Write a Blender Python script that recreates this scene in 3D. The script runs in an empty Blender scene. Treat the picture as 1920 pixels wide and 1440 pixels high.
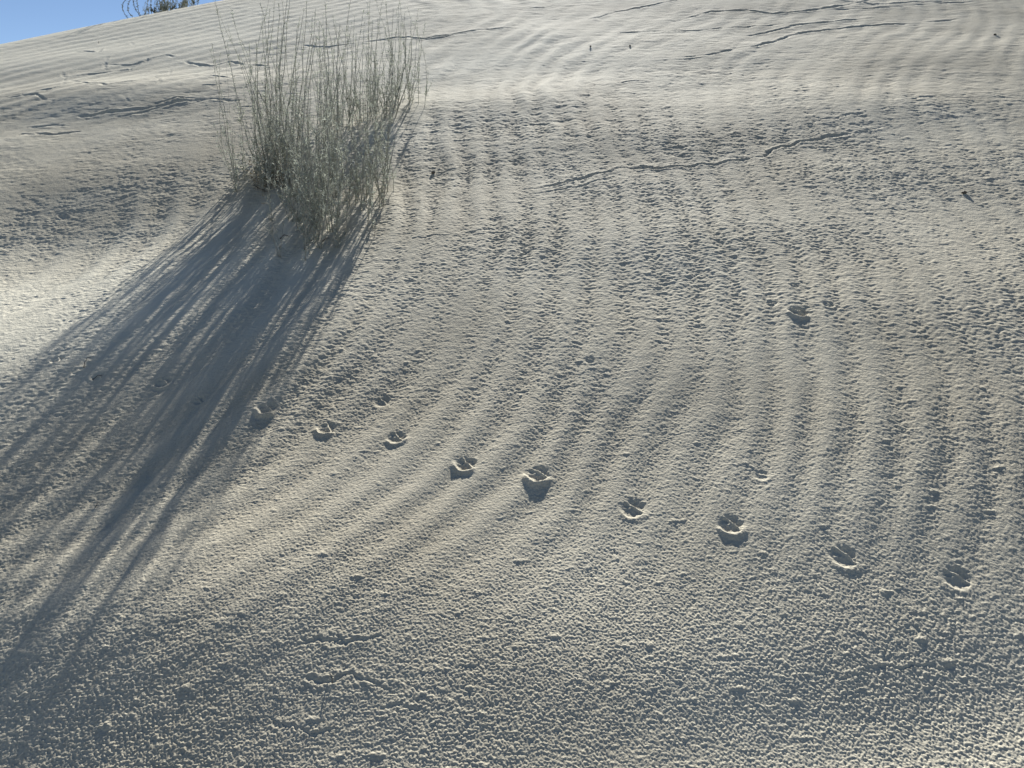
import bpy, math, random
import numpy as np
from mathutils import Vector, Matrix

scene = bpy.context.scene
R = math.radians
rng = random.Random(7)
nrng = np.random.RandomState(11)

# ------------------------------------------------------------------ camera
CAM_H = 1.30
PITCH = 15.0
FPX = 1390.0                       # focal length in pixels of the 1920 px wide photograph
cam_data = bpy.data.cameras.new("camera")
cam = bpy.data.objects.new("camera", cam_data)
scene.collection.objects.link(cam)
cam_data.sensor_width = 36.0
cam_data.lens = 36.0 * FPX / 1920.0
cam_data.clip_start = 0.02
cam_data.clip_end = 3000.0
cam.location = (0, 0, CAM_H)
cam.rotation_euler = (R(90 - PITCH), 0, 0)
scene.camera = cam

# ------------------------------------------------------------------ light
SUN_EL = 28.5
SUN_AZ = 4.5                      # degrees clockwise from +Y (ahead, slightly right)
SKY_STRENGTH = 0.05
world = bpy.data.worlds.new("World")
scene.world = world
world.use_nodes = True
nt = world.node_tree
nt.nodes.clear()
wo = nt.nodes.new("ShaderNodeOutputWorld")
bg = nt.nodes.new("ShaderNodeBackground")
sk = nt.nodes.new("ShaderNodeTexSky")
sk.sky_type = 'NISHITA'
sk.sun_disc = False
sk.sun_elevation = R(SUN_EL)
sk.sun_rotation = R(SUN_AZ)
sk.altitude = 1200
sk.air_density = 0.65
sk.dust_density = 0.0
sk.ozone_density = 1.2
bg.inputs[1].default_value = SKY_STRENGTH
nt.links.new(sk.outputs[0], bg.inputs[0])
nt.links.new(bg.outputs[0], wo.inputs[0])

sd = bpy.data.lights.new("sun", 'SUN')
sd.energy = 5.0
sd.angle = R(0.53)
sd.color = (1.0, 0.985, 0.94)
sun = bpy.data.objects.new("sun", sd)
scene.collection.objects.link(sun)
S = Vector((math.sin(R(SUN_AZ)) * math.cos(R(SUN_EL)), math.cos(R(SUN_AZ)) * math.cos(R(SUN_EL)), math.sin(R(SUN_EL))))
sun.rotation_euler = S.to_track_quat('Z', 'Y').to_euler()
sun.location = S * 30

scene.view_settings.view_transform = 'Standard'
scene.view_settings.look = 'None'
scene.view_settings.exposure = 1.14
scene.view_settings.gamma = 1.0

# ------------------------------------------------------------------ noise
def _hash(ix, iy, seed):
    h = (ix.astype(np.int64) * 374761393 + iy.astype(np.int64) * 668265263 + seed * 2147483647 + 1013) & 0xFFFFFFFF
    h = ((h ^ (h >> 13)) * 1274126177) & 0xFFFFFFFF
    h = ((h ^ (h >> 16)) * 2246822519) & 0xFFFFFFFF
    return (h ^ (h >> 15)) & 0xFFFF

_GA = np.arange(256) * (2 * np.pi / 256)
_GX = np.cos(_GA).astype(np.float32)
_GY = np.sin(_GA).astype(np.float32)

def gnoise(x, y, seed=0):
    """2-D gradient noise, about -0.7 .. 0.7"""
    fx = np.floor(x); fy = np.floor(y)
    dx = (x - fx).astype(np.float32); dy = (y - fy).astype(np.float32)
    ix = fx.astype(np.int64); iy = fy.astype(np.int64)
    u = dx * dx * dx * (dx * (dx * 6 - 15) + 10)
    v = dy * dy * dy * (dy * (dy * 6 - 15) + 10)
    def g(i, j, ax, ay):
        k = _hash(i, j, seed) & 255
        return _GX[k] * ax + _GY[k] * ay
    a = g(ix, iy, dx, dy); b = g(ix + 1, iy, dx - 1, dy)
    c = g(ix, iy + 1, dx, dy - 1); d = g(ix + 1, iy + 1, dx - 1, dy - 1)
    return ((a + (b - a) * u) * (1 - v) + (c + (d - c) * u) * v).astype(np.float64)

def sstep(a, b, x):
    t = np.clip((x - a) / (b - a), 0, 1)
    return t * t * (3 - 2 * t)

# ------------------------------------------------------------------ the dune, large shapes
A_UP = R(8.0)                     # azimuth the dune rises towards
_pu = np.array([-80, -14, -6, -1.5, 0.0, 2.0, 4.5, 7.0, 9.0, 11.0, 13.0, 16.0, 22.0, 40.0, 80.0])
_ps = np.array([0.0, 0.0, 0.10, 0.30, 0.38, 0.38, 0.37, 0.41, 0.39, 0.24, 0.04, -0.30, -0.18, 0.0, 0.0])
_tu = np.linspace(-80, 80, 6401)
_ts = np.interp(_tu, _pu, _ps)
_k = np.hanning(41); _k /= _k.sum()
_ts = np.convolve(np.pad(_ts, 20, mode='edge'), _k, mode='valid')
_tz = np.concatenate([[0], np.cumsum((_ts[1:] + _ts[:-1]) * 0.5 * (_tu[1] - _tu[0]))])
_tz -= np.interp(0.0, _tu, _tz)

# broad swells: x, y, sigma across, sigma along, rotation, height
SWELLS = []
_SW = []

def macro(x, y):
    u = x * math.sin(A_UP) + y * math.cos(A_UP)
    z = np.interp(u, _tu, _tz)
    v = x * math.cos(A_UP) - y * math.sin(A_UP)
    z = z - 0.05 * np.clip(u - np.minimum(4.5 + 1.4 * (v + 7), 9.0), 0, 4.0) ** 2
    r = np.hypot(x, y)
    z = z + 0.9 * gnoise(x / 23 + 4.3, y / 23 + 8.1, 3) * sstep(14, 40, r)
    for (cx, cy, sa, sb, rot, h) in SWELLS:
        c, s = math.cos(rot), math.sin(rot)
        a = (x - cx) * c + (y - cy) * s
        b = -(x - cx) * s + (y - cy) * c
        z = z + h * np.exp(-0.5 * ((a / sa) ** 2 + (b / sb) ** 2))
    return z

def ray(px, py):
    dx = (px - 960) / FPX; dy = (720 - py) / FPX
    p = R(PITCH)
    return np.array([dx, math.cos(p) + dy * math.sin(p), dy * math.cos(p) - math.sin(p)])

def at(px, py):
    """the point of the dune's surface seen at a place in the photograph"""
    d = ray(px, py); d /= np.linalg.norm(d)
    t = np.concatenate([np.arange(0.5, 14, 0.004)])
    X = d[0] * t; Y = d[1] * t; Z = CAM_H + d[2] * t
    below = np.nonzero(Z < macro(X, Y))[0]
    i = below[0] if len(below) else len(t) - 1
    return float(X[i]), float(Y[i])

for (px, py, sa, sb, rot, h) in [
        (880, 195, .75, .28, .12, .026), (1250, 240, .55, .25, 0, .012), (1600, 190, .7, .25, 0, .020),
        (210, 180, .9, .30, 0, .055), (60, 130, 1.0, .40, .3, .035), (60, 455, .60, .36, 0, -.074), (240, 1170, .5, .17, 0, .024), (330, 470, .25, .2, 0, .012),
        (560, 760, .45, .25, 0, -.008), (1640, 1240, .40, .10, .1, .011), (1700, 1350, .40, .13, .1, -.022), (1760, 1190, .40, .18, 0, -.016),
        (1150, 1200, .4, .18, 0, .010), (1100, 560, .5, .25, 0, -.010), (1780, 420, .4, .3, 0, -.012)]:
    _SW.append((*at(px, py), sa, sb, rot, h))
SWELLS.extend(_SW)

# ------------------------------------------------------------------ ground detail
# crust cracks, as lines over the ground: points, width (m), depth (m)
CRACKS_PX = [
    ([(1000,352),(1040,342),(1100,332),(1160,318),(1190,314),(1260,316),(1310,310),(1370,302),(1430,292),(1460,278),(1500,264),(1560,256),(1610,250),(1660,238)], 1.4),
    ([(990,362),(1060,354),(1120,340),(1180,326)], 1.0),
    ([(1500,275),(1560,276),(1600,272),(1640,262)], .8),
    ([(1650,285),(1700,281),(1750,275),(1800,268)], .7),
    ([(1120,163),(1150,157),(1180,153),(1215,150)], .8),
    ([(1280,108),(1330,104),(1380,92),(1420,86),(1450,76),(1500,60),(1560,54),(1640,46),(1720,42),(1800,36)], 1.3),
    ([(1230,116),(1290,112),(1340,106)], .7),
    ([(1400,66),(1440,58),(1500,44),(1570,38),(1640,32)], 1.2),
    ([(1270,38),(1330,22),(1400,18),(1450,24),(1520,18),(1600,6),(1650,-4)], 1.2),
    ([(1060,62),(1130,62),(1200,60),(1290,58),(1350,52),(1440,46),(1500,38)], .8),
    ([(1100,38),(1160,20),(1220,10),(1290,-4)], .9),
    ([(1500,18),(1580,16),(1680,12),(1760,6),(1860,4)], .9),
    ([(1560,-2),(1640,8),(1720,4),(1800,2)], .9),
    ([(560,84),(610,88),(660,82),(710,76),(745,70),(800,74),(850,66),(900,58),(960,54)], 1.3),
    ([(780,80),(830,72),(880,64)], .9),
    ([(960,20),(1010,14),(1060,8)], .7),
    ([(1500,238),(1570,222),(1620,214),(1690,202)], .7),
    ([(1700,186),(1760,180),(1830,178),(1880,170)], .7),
    # upper left crust
    ([(0,182),(30,176),(60,172),(95,166),(118,160)], 1.0),
    ([(60,172),(80,184),(98,192)], .4),
    ([(0,188),(40,178),(66,174),(84,188)], 1.0),
    ([(118,160),(122,140),(112,134)], .4),
    ([(140,142),(170,138),(205,134),(240,130),(262,120)], 1.3),
    ([(200,132),(196,112),(204,104)], .4),
    ([(130,150),(165,156),(200,160),(226,156),(258,152)], .9),
    ([(140,218),(170,216),(200,210),(236,206),(270,204),(300,198),(330,190),(370,190),(400,186),(440,190),(470,186)], 1.8),
    ([(230,216),(262,212),(286,206),(320,196)], 1.4),
    ([(255,206),(290,196),(330,184),(380,186),(440,182)], 1.2),
    ([(20,260),(40,252),(80,250),(120,248),(150,244)], 1.0),
    ([(50,238),(90,234),(140,232)], .9),
    ([(340,115),(366,122),(400,124),(430,116),(460,122),(520,122)], 1.2),
    ([(380,160),(410,158),(440,142),(470,144)], .9),
    ([(350,144),(390,142),(430,146),(480,140)], .8),
    ([(205,120),(230,122),(256,120),(280,110),(310,104),(330,108)], 1.1),
    ([(140,96),(165,96),(185,96),(190,90)], .8),
    ([(215,80),(244,80),(252,84)], .4),
    ([(290,140),(296,148),(302,158)], .4),
    ([(318,132),(320,142)], .4),
    ([(230,176),(238,188),(246,194)], .4),
    ([(270,88),(300,84),(330,76)], .6),
    # lower ledges
    ([(565,1284),(590,1280),(624,1277),(655,1275),(690,1276),(715,1284),(746,1297)], 1.15),
    ([(545,1202),(580,1199),(620,1197),(668,1198),(720,1206)], .8),
    ([(715,1322),(745,1334),(790,1350)], .9),
    ([(520,1354),(545,1370),(580,1378),(620,1380)], .7),
    ([(1550,1268),(1620,1262),(1680,1258),(1750,1254),(1800,1248)], .7),
    ([(770,450),(820,444),(880,440),(930,428)], .7),
    ([(730,292),(760,288)], .5),
    ([(590,530),(640,530)], .5),
]
# paw prints: px, py, size, heading (deg), depth
PRINTS_PX = [      # px, py, size, heading, depth, height of the pushed-up lower lip
    (107,682,.85,70,1.2,.4),(305,725,.95,65,1.2,.5),(372,757,.75,65,.9,.4),(500,773,1.05,60,1.45,1.1),(612,811,1.0,66,1.1,1.0),(743,826,.95,74,1.0,.8),
    (873,874,1.05,62,1.1,1.1),(1007,890,1.15,55,1.2,1.2),(1187,950,1.1,62,1.1,.5),(1370,982,1.05,74,1.15,.9),(1582,1047,1.1,66,1.15,.4),(1793,1087,1.05,62,1.0,.3),
    (1497,593,1.15,50,1.9,.7),(1552,580,.7,90,1.0,.4),(1447,575,.7,10,.9,.3),(1488,543,.6,40,.9,.3),
    (1106,681,.65,60,.8,.3),(716,757,.9,60,.8,.3),(1428,892,.65,60,.5,.5),(183,716,.7,60,.9,.4),
]
PAW = [(0.0, -0.014, 0.0155, 0.011), (-0.017, 0.004, 0.0075, 0.010), (-0.0065, 0.0175, 0.0072, 0.0105),
       (0.0075, 0.0175, 0.0072, 0.0105), (0.018, 0.004, 0.0075, 0.010)]

# traced ripple lines: (phase or None when unknown, points in the photograph)
RIPPLES_PX = [
    (8.5, [(1560,0),(1490,80),(1446,148),(1431,220),(1430,292),(1465,378),(1500,460),(1527,531),(1545,608),(1568,700),(1575,820),(1545,950),(1490,1060),(1400,1180)]),
    (12.5, [(1800,0),(1750,80),(1715,170),(1705,240),(1738,325),(1815,388),(1886,459),(1920,500)]),
    (9.5, [(1500,300),(1565,407),(1637,474),(1700,579),(1740,680),(1755,800),(1735,920),(1690,1040),(1610,1170)]),
    (4.5, [(1290,0),(1190,70),(1125,160),(1105,258),(1098,330),(1115,420),(1145,520),(1145,620),(1100,740),(1030,850),(930,960),(810,1060)]),
    (5.5, [(1225,388),(1245,464),(1258,540),(1258,640),(1225,750),(1160,860),(1070,970)]),
    (2.0, [(1100,0),(1000,60),(930,160),(905,260),(905,400),(915,500),(900,650),(853,718),(796,806),(700,900),(590,1000)]),
    (0.0, [(1010,0),(880,70),(790,160),(755,260),(750,420),(740,540),(676,645),(598,712),(500,800)]),
    (11.0, [(1600,190),(1628,300),(1695,380),(1780,470),(1845,560),(1885,660),(1900,780),(1890,920),(1850,1060)]),
    (14.5, [(1905,60),(1880,150),(1880,250),(1918,310)]),
    (None, [(0,128),(120,96),(240,64),(360,32),(480,6)]),
    (None, [(0,170),(160,125),(320,84),(480,48)]),
    (None, [(0,640),(90,590),(200,520),(330,420)]),
]
def _terms(x, y):
    return np.stack([np.ones_like(x), x, y, x * x, x * y, y * y, x ** 3, x * x * y, x * y * y, y ** 3,
                     x ** 4, x ** 3 * y, x * x * y * y, x * y ** 3, y ** 4], -1)

NTERM = 15
def _fit_ripples():
    free = [k for k, (p, _) in enumerate(RIPPLES_PX) if p is None]
    rows, rhs = [], []
    for k, (p, pts) in enumerate(RIPPLES_PX):
        G = np.array([at(*q) for q in pts])
        for t in _terms(G[:, 0], G[:, 1] / 2):
            e = np.zeros(NTERM + len(free)); e[:NTERM] = t
            if p is None: e[NTERM + free.index(k)] = -1
            rows.append(e); rhs.append(p or 0.0)
    reg = [np.eye(NTERM + len(free))[i] * (.05 if i < 10 else .10) for i in range(6, NTERM)]
    return np.linalg.lstsq(np.array(rows + reg), np.array(rhs + [0] * len(reg)), rcond=None)[0][:NTERM]
RC = _fit_ripples()

def ripple_phase(x, y):
    return _terms(np.clip(x, -5, 4.5), np.clip(y, .6, 8.5) / 2) @ RC

def detail(x, y, sp):
    """everything smaller than the dune itself; sp is the local mesh spacing"""
    r = np.hypot(x, y)
    near = 1 - sstep(14, 24, r)
    def oct(lam, seed, ax=1.0, rot=0.0):
        c, s = math.cos(rot), math.sin(rot)
        a = (x * c + y * s) / (lam * ax); b = (-x * s + y * c) / lam
        return gnoise(a + seed * 3.17, b + seed * 1.73, seed) * np.clip((lam / sp - 1.6) / 1.4, 0, 1)
    far = 1 - sstep(6, 9, r)
    z = 0.030 * gnoise(x / 1.5 + 3, y / 1.5, 21) * far + 0.010 * gnoise(x / .55, y / .55 + 5, 22) * far
    # wind ripples: crests run up the slope, swinging round to the left lower down
    wx = x + .03 * gnoise(x / .35, y / .5, 31); wy = y
    ph = 1.50 * ripple_phase(wx, wy) + .34 * gnoise(x / .7, y / 1.6 + 3, 34) + .30 * gnoise(x / .2, y / .4 + 3, 37) + .10 * gnoise(x / .07, y / .10, 38)
    ph2 = (wx * .74 - wy * .67) / .19 + .35 * gnoise(x / .9, y / .9, 36) + .18 * gnoise(x / .25, y / .3 + 3, 37)
    w2 = sstep(-.6, -1.6, x) * sstep(4.3, 5.2, y)
    def wave(p):
        fr = p - np.floor(p)
        q = np.where(fr < .5, fr / .5, (1 - fr) / .5)
        return q * q * (3 - 2 * q) - .5
    saw = wave(ph) * (1 - w2) + wave(ph2) * w2
    amp = (0.0098 - .0058 * sstep(.1, 1.1, x)) * (1 - .4 * w2) * (0.68 + 1.0 * gnoise(x / .6, y / .9 + 7, 35))
    amp = amp * (0.08 + 0.92 * sstep(1.15, 1.95, r)) * (1 - .15 * sstep(4.5, 7, r))
    for (mx, my, ms, mk) in CALM: amp = amp * (1 - mk * np.exp(-.5 * ((x - mx) ** 2 + (y - my) ** 2) / ms ** 2))
    amp = amp * (1 - .6 * sstep(-.3, -.9, x) * sstep(3.0, 2.2, y))
    z = z + saw * np.clip(amp, 0.0004, .0125) * (1 - sstep(11, 13, r))
    # knobbly gypsum crust
    rough = np.clip(1.05 + 0.8 * gnoise(x / .45, y / .45, 41) - 0.50 * saw * sstep(1.2, 1.9, r), .45, 1.6) * near
    rough = rough * (1 - .18 * sstep(2.6, 3.6, r)) * (1 - .15 * sstep(4.0, 7.0, r)) * (1 - .3 * np.exp(-.5 * ((x + 2.1) ** 2 + (y - 3.9) ** 2) / .6 ** 2))
    m = 0.0026 * oct(.11, 50, 1.8) * sstep(2.5, 5, r) + 0.0024 * oct(.055, 48, 1.6) * sstep(2, 4.5, r) + 0.0020 * oct(.030, 42, 1.4) * (.25 + .75 * sstep(1.5, 3.5, r))
    nr_ = sstep(2.3, 1.2, r)
    m = m + 0.0013 * oct(.0120, 43, 1.3) * ((.5 + 1.2 * sstep(1.5, 3, r) + 1.0 * sstep(3, 4.5, r)) * (1 - .5 * nr_)) + 0.0011 * oct(.0065, 44, 1.2) * (1 - .4 * nr_) + .0009 * oct(.0045, 47) * (1 + .3 * nr_)
    m = m + 0.0018 * np.abs(oct(.0068, 45, 1.3)) * (1 - .65 * nr_) + 0.0014 * np.abs(oct(.0046, 46, 1.2)) * (1 + .2 * nr_) + .0007 * nr_ * oct(.0035, 74)
    m = m + .0032 * np.abs(oct(.016, 59, 1.5)) * (sstep(1.8, 3.2, r) + .6 * sstep(3, 4.5, r)) + .0020 * oct(.022, 73, 1.4) * sstep(2.8, 4.5, r)
    pat = np.clip(gnoise(x / .16, y / .12, 60) * 2.2 + .35, 0, 1)      # coarser patches of broken crust
    m = m + pat * (.0008 * oct(.014, 71, 1.2) + .0008 * np.abs(oct(.011, 72))) * sstep(4, 2, r)
    clod = np.clip(gnoise(x / .03, y / .02, 49) - .50, 0, 1)
    m = (m + .004 * clod * sstep(1.6, 2.4, r)) * (.92 + .12 * sstep(1.4, 2.4, r))
    for (mx, my, ms, mk) in SMOOTH: m = m * (1 - mk * np.exp(-.5 * ((x - mx) ** 2 + (y - my) ** 2) / ms ** 2))
    clod = np.clip(gnoise(x / .03, y / .02, 49) - .36, 0, 1)     # here and there a bigger clod
    m = m + .006 * clod
    z = z + m * rough
    # cracks: steep shaded wall uphill, sunlit lip downhill
    for pts, k in CRACKS_G:
        P = np.array(pts)
        lo = P.min(0) - .12; hi = P.max(0) + .12
        idx = np.nonzero((x > lo[0]) & (x < hi[0]) & (y > lo[1]) & (y < hi[1]))[0]
        if not len(idx): continue
        X = x[idx]; Y = y[idx]
        jx = 0.030 * gnoise(X / .09, Y / .09, 51) + .014 * gnoise(X / .03, Y / .03, 52) + .008 * gnoise(X / .011, Y / .011, 56)
        jy = 0.030 * gnoise(X / .09 + 5, Y / .09, 53) + .014 * gnoise(X / .03 + 5, Y / .03, 54) + .008 * gnoise(X / .011 + 3, Y / .011, 57)
        X = X + jx; Y = Y + jy
        best = np.full(len(idx), 9.0); side = np.zeros(len(idx)); tt = np.zeros(len(idx))
        n = len(P) - 1
        for q in range(n):
            a, bb = P[q], P[q + 1]; d = bb - a; L2 = d @ d + 1e-9
            t = np.clip(((X - a[0]) * d[0] + (Y - a[1]) * d[1]) / L2, 0, 1)
            ex = X - a[0] - t * d[0]; ey = Y - a[1] - t * d[1]
            ds = np.hypot(ex, ey)
            s = np.sign(ey * math.cos(A_UP) + ex * math.sin(A_UP))
            w_ = ds < best
            best = np.where(w_, ds, best); side = np.where(w_, s, side); tt = np.where(w_, (q + t) / n, tt)
        rr = np.hypot(X, Y)
        wd = 0.0019 * np.maximum(rr, 2.1) * (0.55 + .45 * k)           # far cracks are the wide, slumped ones
        sg = best * side                              # positive uphill
        fade = np.sin(np.pi * np.clip(tt, 0, 1)) ** .4 * np.clip(.65 + 1.3 * gnoise(X / .15, Y / .15, 55), .15, 1)
        prof = -np.exp(-(sg / wd) ** 2) + .55 * np.exp(-((sg - 1.9 * wd) / (1.3 * wd)) ** 2) + .30 * np.exp(-((sg + 2.2 * wd) / (1.6 * wd)) ** 2)
        z[idx] += prof * wd * (.75 - .25 * sstep(3.5, 5, rr)) * fade * k
    # paw prints
    for (cx, cy, size, head, dep, lip) in PRINTS_G:
        idx = np.nonzero((np.abs(x - cx) < .12) & (np.abs(y - cy) < .12))[0]
        if not len(idx): continue
        X = x[idx] - cx; Y = y[idx] - cy
        X = X + .004 * gnoise(X / .02 + cx * 9, Y / .02, 61); Y = Y + .004 * gnoise(X / .02, Y / .02 + cy * 9, 62)
        c, s = math.cos(head), math.sin(head)
        a = (X * c - Y * s) / size; f = (X * s + Y * c) / size     # across, forward
        pit = np.zeros(len(idx))
        for (pa, pf, ra, rf) in PAW:
            q = ((a - pa) / ra) ** 2 + ((f - pf) / rf) ** 2
            pit = np.maximum(pit, np.exp(-(q / 1.25) ** 2))
        rr = np.sqrt((a / .031) ** 2 + (f / .029) ** 2)
        # the print breaks through the crust; sand is pushed up along its downhill edge
        down = -(Y * math.cos(A_UP) + X * math.sin(A_UP)) / (np.hypot(X, Y) + 1e-4)
        basin = sstep(1.0, .75, rr)
        up = sstep(-.25, -.9, down)
        h1 = math.sin(cx * 91 + cy * 57)
        rim = np.exp(-((rr - 1.02 - .06 * h1) / .30) ** 2) * sstep(-.1, .8, down + .25 * h1 * X / .02) * (1 + .35 * gnoise(X / .016 + h1 * 9, Y / .016, 63))
        smooth = sstep(1.3, .95, rr)
        ridge = np.exp(-((f - .008 - .15 * a * h1) / .0030) ** 2) * basin
        z[idx] += -m[idx] * rough[idx] * smooth * .9 + dep * (-.0010 * basin - .0026 * pit * (1 + .4 * gnoise(X / .012 + h1 * 5, Y / .012, 65)) + .0050 * rim * lip + .0034 * ridge + .0012 * gnoise(X / .006, Y / .006, 64) * smooth)
    return z, saw * np.clip(amp / .006, 0, 1.2)

CALM = [(*at(200, 300), .65, .95), (*at(60, 420), .5, .8), (*at(900, 420), .35, .5), (*at(900, 1300), .3, .6), (*at(1640, 1320), .35, .7)]
CALM = CALM[:1] + CALM[3:]
SMOOTH = [(*at(60, 560), .45, .3), (*at(900, 110), .6, .4), (*at(150, 110), 1.0, .5)]
CRACKS_G = [([at(*p) for p in pts], k) for pts, k in CRACKS_PX]
PRINTS_G = [(*at(px, py), s * .88, R(h - 90 + 75), d, l) for (px, py, s, h, d, l) in PRINTS_PX]

# ------------------------------------------------------------------ the ground sheet
def build_ground():
    NT = 1500
    th_dense = np.linspace(R(-42), R(42), NT)
    th_rest = np.linspace(R(42), R(318), 150)[1:-1]
    th = np.concatenate([th_dense, th_rest])
    nth = len(th)
    rl = [.98]
    while rl[-1] < 13.0:
        q = rl[-1]
        rl.append(q * (1 + float(np.interp(q, [1.0, 2.0, 4.0, 8.0, 13.0], [.0011, .0011, .0013, .0018, .003]))))
    inner = np.linspace(.05, .975, 60)
    outer = np.exp(np.linspace(math.log(rl[-1]), math.log(1500.0), 140))[1:]
    r = np.concatenate([inner, rl, outer])
    nr = len(r)
    RR, TT = np.meshgrid(r, th, indexing='ij')
    x = (RR * np.sin(TT)).ravel(); y = (RR * np.cos(TT)).ravel()
    dr = np.gradient(r)
    sp = np.repeat(np.maximum(dr, r * (R(84) / NT)), nth)
    dth = np.gradient(th)
    sp = np.maximum(sp, (RR * np.clip(np.abs(dth), 0, .05)[None, :]).ravel() * 1.0)
    dz, crest = detail(x, y, sp)
    z = macro(x, y) + dz
    n = len(x)
    co = np.empty((n + 1, 3), np.float32)
    co[:n, 0] = x; co[:n, 1] = y; co[:n, 2] = z
    co[n] = (0, 0, z[:nth].mean())
    i = np.arange(nr - 1)[:, None] * nth
    j = np.arange(nth)[None, :]
    j2 = (j + 1) % nth
    quads = np.stack([i + j, i + nth + j, i + nth + j2, i + j2], -1).reshape(-1, 4)
    quads = quads[:, ::-1]
    jj = np.arange(nth)
    tris = np.stack([np.full(nth, n), (jj + 1) % nth, jj], -1)
    me = bpy.data.meshes.new("sand_dune")
    me.vertices.add(n + 1)
    me.vertices.foreach_set("co", co.ravel())
    nl = quads.size + tris.size
    me.loops.add(nl)
    me.loops.foreach_set("vertex_index", np.concatenate([quads.ravel(), tris.ravel()]).astype(np.int32))
    npoly = len(quads) + len(tris)
    me.polygons.add(npoly)
    st = np.concatenate([np.arange(len(quads)) * 4, len(quads) * 4 + np.arange(len(tris)) * 3]).astype(np.int32)
    me.polygons.foreach_set("loop_start", st)
    me.polygons.foreach_set("use_smooth", np.ones(npoly, bool))
    me.update(calc_edges=True)
    pale_sunlit = np.zeros(n + 1, np.float32)
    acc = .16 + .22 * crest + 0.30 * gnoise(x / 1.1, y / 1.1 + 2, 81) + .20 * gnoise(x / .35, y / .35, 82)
    for (px, py, sa, sb, k) in [(150, 70, 2.2, 1.3, 1.0), (40, 590, .55, .35, .9), (930, 110, 1.1, .6, .45), (1780, 1330, .45, .3, .2)]:  # sunlit brightness of the crest and bright patches, painted into the sand colour
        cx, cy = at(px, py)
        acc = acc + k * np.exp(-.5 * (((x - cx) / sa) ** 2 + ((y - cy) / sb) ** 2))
    pale_sunlit[:n] = np.clip(acc, 0, 1)
    at_ = me.attributes.new("pale_sunlit_sand", 'FLOAT', 'POINT'); at_.data.foreach_set("value", pale_sunlit)
    o = bpy.data.objects.new("ground", me)
    scene.collection.objects.link(o)
    o["kind"] = "structure"
    o["label"] = "rippled white gypsum sand dune with a crumbly crust and a line of paw prints"
    return o, np.log(r), th, z.reshape(nr, nth)

# ------------------------------------------------------------------ materials
def mat_sand():
    m = bpy.data.materials.new("gypsum_sand"); m.use_nodes = True
    t = m.node_tree; N = t.nodes; L = t.links
    b = N["Principled BSDF"]
    b.inputs["Roughness"].default_value = .95
    b.inputs["Specular IOR Level"].default_value = .12
    tc = N.new("ShaderNodeTexCoord")
    n1 = N.new("ShaderNodeTexNoise"); n1.inputs["Scale"].default_value = 2.2; n1.inputs["Detail"].default_value = 6
    n2 = N.new("ShaderNodeTexNoise"); n2.inputs["Scale"].default_value = 260; n2.inputs["Detail"].default_value = 3
    for n in (n1, n2): L.new(tc.outputs["Object"], n.inputs["Vector"])
    cr = N.new("ShaderNodeValToRGB")
    cr.color_ramp.elements[0].position = .3; cr.color_ramp.elements[0].color = (.445, .398, .298, 1)
    cr.color_ramp.elements[1].position = .7; cr.color_ramp.elements[1].color = (.545, .494, .380, 1)
    L.new(n1.outputs["Fac"], cr.inputs["Fac"])
    cr2 = N.new("ShaderNodeValToRGB")
    cr2.color_ramp.elements[0].position = .30; cr2.color_ramp.elements[0].color = (.72, .70, .68, 1)
    cr2.color_ramp.elements[1].position = .55; cr2.color_ramp.elements[1].color = (1, 1, 1, 1)
    L.new(n2.outputs["Fac"], cr2.inputs["Fac"])
    mx = N.new("ShaderNodeMix"); mx.data_type = 'RGBA'; mx.blend_type = 'MULTIPLY'; mx.inputs[0].default_value = 1
    L.new(cr.outputs[0], mx.inputs[6]); L.new(cr2.outputs[0], mx.inputs[7])
    an = N.new("ShaderNodeAttribute"); an.attribute_name = "pale_sunlit_sand"  # paler ripple crests and random tone, plus the painted sunlit patches
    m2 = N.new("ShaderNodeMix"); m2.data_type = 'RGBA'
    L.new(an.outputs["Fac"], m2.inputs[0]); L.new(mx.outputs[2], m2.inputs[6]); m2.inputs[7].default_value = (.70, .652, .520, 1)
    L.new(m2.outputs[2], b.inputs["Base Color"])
    n3 = N.new("ShaderNodeTexNoise"); n3.inputs["Scale"].default_value = 170; n3.inputs["Detail"].default_value = 4
    n3.inputs["Roughness"].default_value = .6
    L.new(tc.outputs["Object"], n3.inputs["Vector"])
    bp = N.new("ShaderNodeBump"); bp.inputs["Strength"].default_value = .5; bp.inputs["Distance"].default_value = .004
    L.new(n3.outputs["Fac"], bp.inputs["Height"]); L.new(bp.outputs[0], b.inputs["Normal"])
    return m

def mat_plant(name, c1, c2, trans, rough=.7):
    m = bpy.data.materials.new(name); m.use_nodes = True
    t = m.node_tree; N = t.nodes; L = t.links
    out = N["Material Output"]; b = N["Principled BSDF"]
    b.inputs["Roughness"].default_value = rough
    b.inputs["Specular IOR Level"].default_value = .3
    tc = N.new("ShaderNodeTexCoord")
    n1 = N.new("ShaderNodeTexNoise"); n1.inputs["Scale"].default_value = 38; n1.inputs["Detail"].default_value = 3
    L.new(tc.outputs["Object"], n1.inputs["Vector"])
    cr = N.new("ShaderNodeValToRGB")
    cr.color_ramp.elements[0].position = .35; cr.color_ramp.elements[0].color = (*c1, 1)
    cr.color_ramp.elements[1].position = .65; cr.color_ramp.elements[1].color = (*c2, 1)
    L.new(n1.outputs["Fac"], cr.inputs["Fac"]); L.new(cr.outputs[0], b.inputs["Base Color"])
    if trans:
        tr = N.new("ShaderNodeBsdfTranslucent"); mx = N.new("ShaderNodeMixShader"); mx.inputs[0].default_value = trans
        L.new(cr.outputs[0], tr.inputs["Color"])
        L.new(b.outputs[0], mx.inputs[1]); L.new(tr.outputs[0], mx.inputs[2]); L.new(mx.outputs[0], out.inputs[0])
    return m

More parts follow.
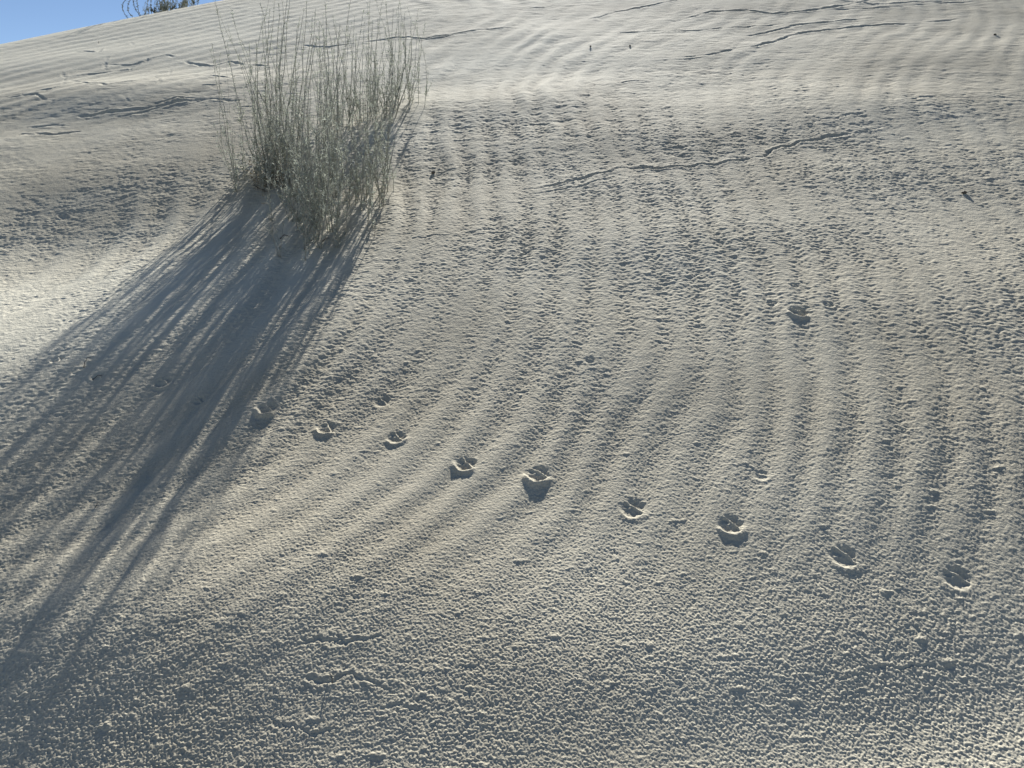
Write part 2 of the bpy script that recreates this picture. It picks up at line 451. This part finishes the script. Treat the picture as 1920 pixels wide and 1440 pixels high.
M_SAND = mat_sand()
M_LEAF = mat_plant("grey_green_leaf", (.29, .31, .255), (.44, .46, .39), .28)
M_LEAF_DRY = mat_plant("dry_leaf", (.16, .13, .09), (.30, .27, .20), .15)
M_STEM = mat_plant("pale_stem", (.23, .22, .185), (.38, .365, .31), 0)
M_TWIG = mat_plant("dark_twig", (.055, .045, .035), (.12, .10, .08), 0)
M_LEAF_FAR = mat_plant("green_leaf", (.10, .115, .085), (.20, .215, .17), .25)

ground, GLR, GTH, GZ = build_ground()
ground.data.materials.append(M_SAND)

_dense = GTH[:1500]
def gz(x, y):
    """height of the finished ground, micro relief included"""
    r = math.hypot(x, y); t = math.atan2(x, y)
    i = int(np.clip(np.searchsorted(GLR, math.log(r)), 1, len(GLR) - 1))
    if abs(t) < R(42):
        j = int(np.clip(np.searchsorted(_dense, t), 1, 1499))
    else:
        return float(macro(np.array([x]), np.array([y]))[0])
    return float(GZ[i, j])

# ------------------------------------------------------------------ plants
class MB:
    def __init__(s): s.v = []; s.f = []
    def tube(s, pts, radii, n=5):
        base = len(s.v); prev = None
        for k, p in enumerate(pts):
            if k == 0: d = pts[1] - pts[0]
            elif k == len(pts) - 1: d = pts[-1] - pts[-2]
            else: d = pts[k + 1] - pts[k - 1]
            d = d.normalized()
            a = d.orthogonal().normalized() if prev is None else (prev - d * prev.dot(d)).normalized()
            prev = a; b = d.cross(a)
            for q in range(n):
                t = 2 * math.pi * q / n
                s.v.append(p + (a * math.cos(t) + b * math.sin(t)) * radii[k])
        for k in range(len(pts) - 1):
            for q in range(n):
                q2 = (q + 1) % n
                s.f.append((base + k * n + q, base + k * n + q2, base + (k + 1) * n + q2, base + (k + 1) * n + q))
        s.f.append(tuple(base + q for q in range(n - 1, -1, -1)))
        s.f.append(tuple(base + (len(pts) - 1) * n + q for q in range(n)))
    def leaf(s, p, d, nrm, L, W, curl):
        side = d.cross(nrm).normalized(); nrm = side.cross(d).normalized()
        base = len(s.v)
        prof = [(0, .25), (.35, 1), (.7, .8), (1.0, .08)]
        for (t, w) in prof:
            c = p + d * L * t * (1 - .25 * abs(curl) * t) + nrm * (curl * L * t * t * .6)
            s.v.append(c - side * W * w * .5 + nrm * W * .18 * w)
            s.v.append(c)
            s.v.append(c + side * W * w * .5 + nrm * W * .18 * w)
        for k in range(3):
            a = base + k * 3
            s.f.append((a, a + 1, a + 4, a + 3)); s.f.append((a + 1, a + 2, a + 5, a + 4))
    def build(s, name, mat, parent=None, origin=None, smooth=True):
        me = bpy.data.meshes.new(name)
        o0 = origin or Vector((0, 0, 0))
        me.from_pydata([tuple(v - o0) for v in s.v], [], s.f)
        if smooth: me.polygons.foreach_set("use_smooth", [True] * len(me.polygons))
        me.materials.append(mat); me.update()
        o = bpy.data.objects.new(name, me); scene.collection.objects.link(o)
        if parent: o.parent = parent
        return o

def rv(s=1.0): return Vector((rng.gauss(0, s), rng.gauss(0, s), rng.gauss(0, s)))

def empty(name, loc, label, cat, group=None):
    o = bpy.data.objects.new(name, None); scene.collection.objects.link(o)
    o.location = loc; o.empty_display_size = .1
    o["label"] = label; o["category"] = cat
    if group: o["group"] = group
    return o

def make_stem(root, base, top, rad, leafy, leaf_mat, leaf_len=.019, side=3, bend=.04, low=0.02):
    """one upright wand with its side twigs, and its leaves as a sub-part; positions are world, root is at its own base"""
    O = root.location
    st, lf = MB(), MB()
    H = (top - base).length; n = max(6, int(H / .06))
    off = Vector((rng.gauss(0, bend), rng.gauss(0, bend), 0)) * H
    ph = rng.uniform(0, 6.28)
    pts = []
    for k in range(n + 1):
        t = k / n
        p = base.lerp(top, t) + off * math.sin(math.pi * t) * (1 - t * .4)
        p += Vector((math.sin(ph + t * 9), math.cos(ph * 2 + t * 8), 0)) * .006 * min(t * 3, 1) * H
        p += Vector((rng.gauss(0, .0022), rng.gauss(0, .0022), 0)) * min(1, t * 4)
        pts.append(p)
    pts[0] = base - Vector((0, 0, .03))
    st.tube(pts, [rad * (1 - .75 * k / n) for k in range(n + 1)], 5)
    runs = [(pts, 1.0)]
    for q in range(side):
        t = rng.uniform(.05, .6) ** 1.1; k = int(t * n)
        p0 = pts[max(1, k)]
        L = rng.uniform(.10, .30) * H * (1.1 - t)
        az = rng.uniform(0, 6.28)
        d = Vector((math.cos(az) * .55, math.sin(az) * .55, 1)).normalized()
        tp = [p0]
        m = max(3, int(L / .03))
        for i in range(m):
            d = (d + Vector((0, 0, .10)) + rv(.06)).normalized()
            tp.append(tp[-1] + d * L / m)
        st.tube(tp, [rad * .45 * (1 - .6 * i / m) for i in range(m + 1)], 4)
        runs.append((tp, .9))
    for tp, dens in runs:
        Ltot = sum((tp[i + 1] - tp[i]).length for i in range(len(tp) - 1))
        cnt = int(Ltot / .0065 * leafy * dens)
        clump = rng.uniform(0, 6.28)
        for q in range(cnt):
            t = rng.uniform(low, 1.0)
            # leaves stand in little tufts with bare wand between them
            if tp is pts:
                keep = .35 + .65 * (math.sin(t * H * 55 + clump) > -.1)
                keep *= 1.0 if t < .5 else .95
                if t > .93: keep = 1.0
                if rng.random() > keep: continue
            f = t * (len(tp) - 1); i = min(int(f), len(tp) - 2); p = tp[i].lerp(tp[i + 1], f - i)
            ax = (tp[i + 1] - tp[i]).normalized()
            az = rng.uniform(0, 6.28)
            o1 = ax.orthogonal().normalized(); o2 = ax.cross(o1)
            out = o1 * math.cos(az) + o2 * math.sin(az)
            d = (out * rng.uniform(.35, 1.0) + ax * rng.uniform(.1, 1.0) + rv(.15)).normalized()
            L = leaf_len * rng.uniform(.5, 1.25) * (1.1 - .45 * t)
            nn = (ax + rv(.5)); nn = (nn - d * nn.dot(d))
            if nn.length < .05: continue
            lf.leaf(p, d, nn.normalized(), L, L * rng.uniform(.16, .26), rng.uniform(-.9, .9))
    so = st.build("stem", M_STEM, root, O)
    if lf.f:
        lf.build("foliage", leaf_mat, so, O)
    return so

def gp(px, py):
    x, y = at(px, py); return Vector((x, y, gz(x, y)))

def top_from(base, px, py, depth=0.0):
    """a wand top over its base: the point on the ray through the top at the base's distance"""
    d = ray(px, py); t = (base.y + depth) / d[1]
    return Vector((d[0] * t, d[1] * t, CAM_H + d[2] * t))

def shrub(label, cpx, bases, tops, extra, leafy, group, mat=None, spread=(30, 12), hrange=(.35, .8), side=3, lean=.12, leaf_len=.019):
    c = gp(*cpx)
    root = empty("shrub", c, label, "shrub", group)
    for (tx, ty) in tops:
        bx, by = rng.choice(bases)
        bx += rng.gauss(0, spread[0] * .35); by += rng.gauss(0, spread[1] * .35)
        b = gp(.35 * bx + .65 * (cpx[0] + (tx - cpx[0]) * .72), by)
        tp = top_from(b, tx, ty, rng.uniform(-.05, .12))
        make_stem(root, b, tp, rng.uniform(.0022, .0034), leafy, mat or M_LEAF, side=side, leaf_len=leaf_len)
    for q in range(extra):
        bx, by = rng.choice(bases)
        bx += rng.gauss(0, spread[0] * .6); by += rng.gauss(0, spread[1] * .6)
        b = gp(bx, by)
        h = rng.uniform(*hrange) * (1.45 if rng.random() < .34 else 1.0)
        tp = b + Vector((rng.gauss(0, lean) * h + (b.x - c.x) * .10 * h, rng.gauss(0, lean) * h, h))
        make_stem(root, b, tp, rng.uniform(.0015, .0023), leafy, mat or M_LEAF, side=side, leaf_len=leaf_len, bend=.06)
    return root

G = "wand-stemmed shrubs growing on the dune slope"
shrub("tallest dense grey-green shrub with a dark litter-filled base, left of the clump", (515, 338),
      [(480, 340), (505, 345), (530, 350), (555, 335), (520, 318), (545, 310)],
      [(487, 5), (514, 3), (520, 6), (504, 16), (537, -30), (546, -18), (576, 1), (572, 15), (449, 100), (464, 78), (479, 75), (489, 31), (526, 42), (555, 50), (592, 15), (560, 30)],
      44, 1.25, G, spread=(52, 18), hrange=(.22, .70), side=5, lean=.12)
shrub("front shrub with tangled pale twigs and leaves, nearest the viewer", (590, 448),
      [(560, 430), (585, 455), (612, 452), (640, 430), (600, 405), (575, 385), (630, 370), (600, 345)],
      [(606, 3), (610, 70), (590, 110), (575, 160), (630, 150), (560, 190), (600, 40), (622, 80), (582, 30), (648, 90), (612, 120), (592, 70)],
      68, 1.3, G, spread=(52, 28), hrange=(.16, .52), side=5, lean=.14)
shrub("slender shrub of a few bare upright wands, right edge of the clump", (690, 372),
      [(685, 372), (694, 376), (702, 365), (718, 352)],
      [(725, 2), (739, 15), (702, 36), (682, 40), (737, 170), (745, 240)],
      18, 1.1, G, spread=(24, 16), hrange=(.18, .55), side=4)
shrub("rear shrub with dark tufted tops, right of and behind the others", (728, 205),
      [(705, 212), (722, 206), (745, 196), (760, 190), (690, 222)],
      [(749, 8), (760, 22), (771, 38), (765, 60), (742, 60), (720, 80), (705, 100), (690, 90)],
      34, 1.2, G, spread=(32, 12), hrange=(.18, .55), side=4)
shrub("thin see-through shrub in the middle of the clump, sand showing between its wands", (648, 240),
      [(630, 245), (648, 240), (664, 234), (615, 260)],
      [(624, 29), (637, 44), (652, 29), (680, 19), (667, 62), (635, 60), (660, 115)],
      26, 1.0, G, spread=(40, 16), hrange=(.2, .60), side=4)

r1 = empty("sprig", gp(447, 334), "lone thin sprig leaning left beside the dense shrub's base", "sprig")
b = gp(448, 334); make_stem(r1, b, top_from(b, 402, 205), .0014, .35, M_LEAF, side=1)
b = gp(447, 334); make_stem(r1, b, top_from(b, 425, 110, .1), .0013, .35, M_LEAF, side=1)
r1 = empty("sprig", gp(702, 441), "single thin stem standing apart in front right of the shrubs", "sprig")
b = gp(702, 441); make_stem(r1, b, top_from(b, 704, 360), .0015, .3, M_LEAF, side=1)
r1 = empty("sprig", gp(527, 482), "low pale forked sprig in the shadow in front of the shrubs", "sprig")
for tx, ty in ((500, 340), (512, 380), (535, 400), (492, 400)):
    b = gp(527 + rng.uniform(-3, 3), 482); make_stem(r1, b, top_from(b, tx, ty), .0014, .45, M_LEAF, side=2)

# ------------------------------------------------------------------ bushes beyond the crest
def crest_point(px, beyond):
    """ground just past the skyline in the direction of a photo column"""
    d = ray(px, 40); az = math.atan2(d[0], d[1])
    rr = np.arange(4, 20, .05)
    X = rr * math.sin(az); Y = rr * math.cos(az)
    e = (macro(X, Y) - CAM_H) / rr
    i = int(np.argmax(e)); q = rr[i] + beyond
    x, y = q * math.sin(az), q * math.cos(az)
    return Vector((x, y, gz(x, y)))

def top_at(base, px, py):
    d = ray(px, py); t = base.y / d[1]
    return Vector((d[0] * t, d[1] * t, CAM_H + d[2] * t))

b0 = crest_point(250, .35)
root = empty("arching_shrub", b0, "sparse shrub of thin arching wands against the sky, beyond the crest", "shrub")
for path in ([(240, 36), (231, 20), (230, 10), (236, -2), (246, -16)],
             [(250, 34), (241, 22), (240, 10), (246, -2), (258, -16)],
             [(263, 32), (255, 18), (251, 8), (251, -2), (256, -18)],
             [(264, 32), (259, 16), (257, 4), (258, -4), (264, -20)]):
    st, lf = MB(), MB()
    anchor = crest_point(path[0][0], .3)
    P = [anchor - Vector((0, 0, .05))] + [top_at(anchor, *q) for q in path]
    pts = []
    for i in range(len(P) - 1):
        for k in range(5):
            t = k / 5; a = P[max(i - 1, 0)]; b = P[i]; c = P[i + 1]; d = P[min(i + 2, len(P) - 1)]
            pts.append(.5 * ((2 * b) + (c - a) * t + (2 * a - 5 * b + 4 * c - d) * t * t + (3 * b - a - 3 * c + d) * t ** 3) + rv(.0015))
    pts.append(P[-1])
    st.tube(pts, [.0032 * (1 - .4 * k / len(pts)) for k in range(len(pts))], 5)
    for k in range(2, len(pts) - 1):
        for q in range(3):
            p = pts[k].lerp(pts[k + 1], rng.random())
            d = (rv(1) + Vector((0, 0, .2))).normalized(); nn = rv(1).normalized()
            if d.cross(nn).length > .2:
                lf.leaf(p, d, nn, rng.uniform(.012, .026), .006, rng.uniform(-.6, .6))
    so = st.build("stem", M_TWIG, root, root.location)
    lf.build("foliage", M_LEAF_FAR, so, root.location)

for cx, xs, lab in ((288, (272, 306), "leafy upright shrub on the skyline, right beside the arching wands"),
                    (325, (300, 368), "larger leafy shrub on the skyline, partly sunk behind the crest")):
    b0 = crest_point(cx, .8)
    root = empty("crest_shrub", b0, lab, "shrub", "leafy shrubs beyond the dune crest")
    for q in range(14 if cx == 288 else 30):
        px = rng.uniform(*xs)
        bb = crest_point(px + rng.uniform(-6, 6), rng.uniform(.3, 1.2))
        sky = 34 - (px - 250) * .30
        tp = top_at(bb, px + rng.uniform(-9, 9), sky - rng.uniform(4, 50))
        make_stem(root, bb, tp, .0030, 2.2, M_LEAF_FAR, leaf_len=.026, side=6, bend=.09)

# ------------------------------------------------------------------ litter under the dense shrub
def litter():
    mb = MB()
    for q in range(900):
        px = rng.gauss(520, 24); py = rng.gauss(322, 17)
        p = gp(px, py)
        d = Vector((rng.gauss(0, 1), rng.gauss(0, 1), rng.uniform(-.1, .8))).normalized()
        nn = (Vector((0, 0, 1)) + rv(.4)).normalized()
        if d.cross(nn).length < .2: continue
        mb.leaf(p + Vector((0, 0, rng.uniform(.0, .035))), d, nn, rng.uniform(.012, .03), rng.uniform(.004, .009), rng.uniform(-1, 1))
    o = mb.build("leaf_litter", M_LEAF_DRY)
    o["kind"] = "stuff"; o["label"] = "dark dead leaves gathered under the dense shrub"; o["category"] = "leaf litter"
litter()

def twig(px, py, pts, rad, label, group="fallen twigs on the sand"):
    """px offsets of a small dead twig lying on the sand"""
    mb = MB(); P = []
    for dx, dy, h in pts:
        p = gp(px + dx, py + dy); P.append(p + Vector((0, 0, h + rad)))
    Q = []
    for i in range(len(P) - 1):
        for k in range(3): Q.append(P[i].lerp(P[i + 1], k / 3) + rv(rad * .25))
    Q.append(P[-1])
    mb.tube(Q, [rad * (1 - .5 * k / len(Q)) for k in range(len(Q))], 6)
    o0 = P[0].copy()
    o = mb.build("twig", M_TWIG, None, o0); o.location = o0
    o["label"] = label; o["category"] = "twig"; o["group"] = group

twig(620, 1270, [(-1, 0, 0), (0, 6, .004), (3, 11, .006), (4, 18, 0)], .0011, "tiny dark twig poking through the curved crust ledge near the bottom")
twig(165, 690, [(-6, 10, 0), (-4, 3, .006), (2, -3, .010), (8, -5, .006)], .0012, "small hooked dark twig on bright sand at the left, beside the first paw print")
twig(185, 717, [(-10, 3, 0), (0, 0, .004), (9, -2, .003)], .0012, "short dark twig lying across the shrub shadow")
twig(185, 82, [(0, 0, 0), (0, -5, .03)], .002, "tiny upright stub standing on the upper left slope")
twig(568, 268, [(0, 0, .02), (8, 6, .03), (16, 10, .04)], .0015, "bent twig under the tangled shrubs")
twig(533, 448, [(-8, 3, 0), (0, -1, .006), (9, 1, .004)], .0022, "dark arched root piece on the shaded sand in front of the shrubs")
twig(576, 462, [(-5, 8, 0), (0, 0, .008), (12, -7, .006)], .0020, "forked dark twig at the foot of the front shrub")
twig(610, 452, [(-6, 4, 0), (2, -1, .006), (8, -3, .002)], .0020, "short thick twig at the right foot of the front shrub")
twig(488, 352, [(-12, -4, .01), (0, 3, .012), (16, 8, .004)], .0025, "dark curved root under the dense shrub")
twig(183, 955, [(-3, 4, 0), (1, -2, .004), (3, -8, .002)], .0010, "small dark twig in the shadow near the left edge")

def crumb(px, py, size, label):
    bm_v = []; mb = MB()
    p = gp(px, py)
    nseg, nring = 9, 6
    sx, sy, sz = rng.uniform(.8, 1.3), rng.uniform(.7, 1.1), rng.uniform(.6, .9)
    for i in range(nring + 1):
        ph = math.pi * i / nring
        for j in range(nseg):
            th = 2 * math.pi * j / nseg
            rr = size * (1 + rng.uniform(-.22, .22))
            mb.v.append(p + Vector((rr * sx * math.sin(ph) * math.cos(th), rr * sy * math.sin(ph) * math.sin(th), rr * sz * math.cos(ph) + size * .4)))
    for i in range(nring):
        for j in range(nseg):
            a = i * nseg + j; b = i * nseg + (j + 1) % nseg
            mb.f.append((a, a + nseg, b + nseg, b))
    o = mb.build("crust_crumb", M_TWIG, None, p, smooth=False); o.location = p
    o["label"] = label; o["category"] = "debris"; o["group"] = "dark crumbs of plant debris on the sand"

crumb(1107, 91, .009, "dark crumb below the top crust cracks, left one of a pair")
crumb(1181, 89, .007, "dark crumb below the top crust cracks, right one of a pair")
crumb(1865, 68, .008, "dark crumb near the top right corner")
crumb(812, 320, .009, "dark crumb right of the shrubs on ripple")
crumb(1808, 360, .009, "dark crumb on the right-hand ripples")
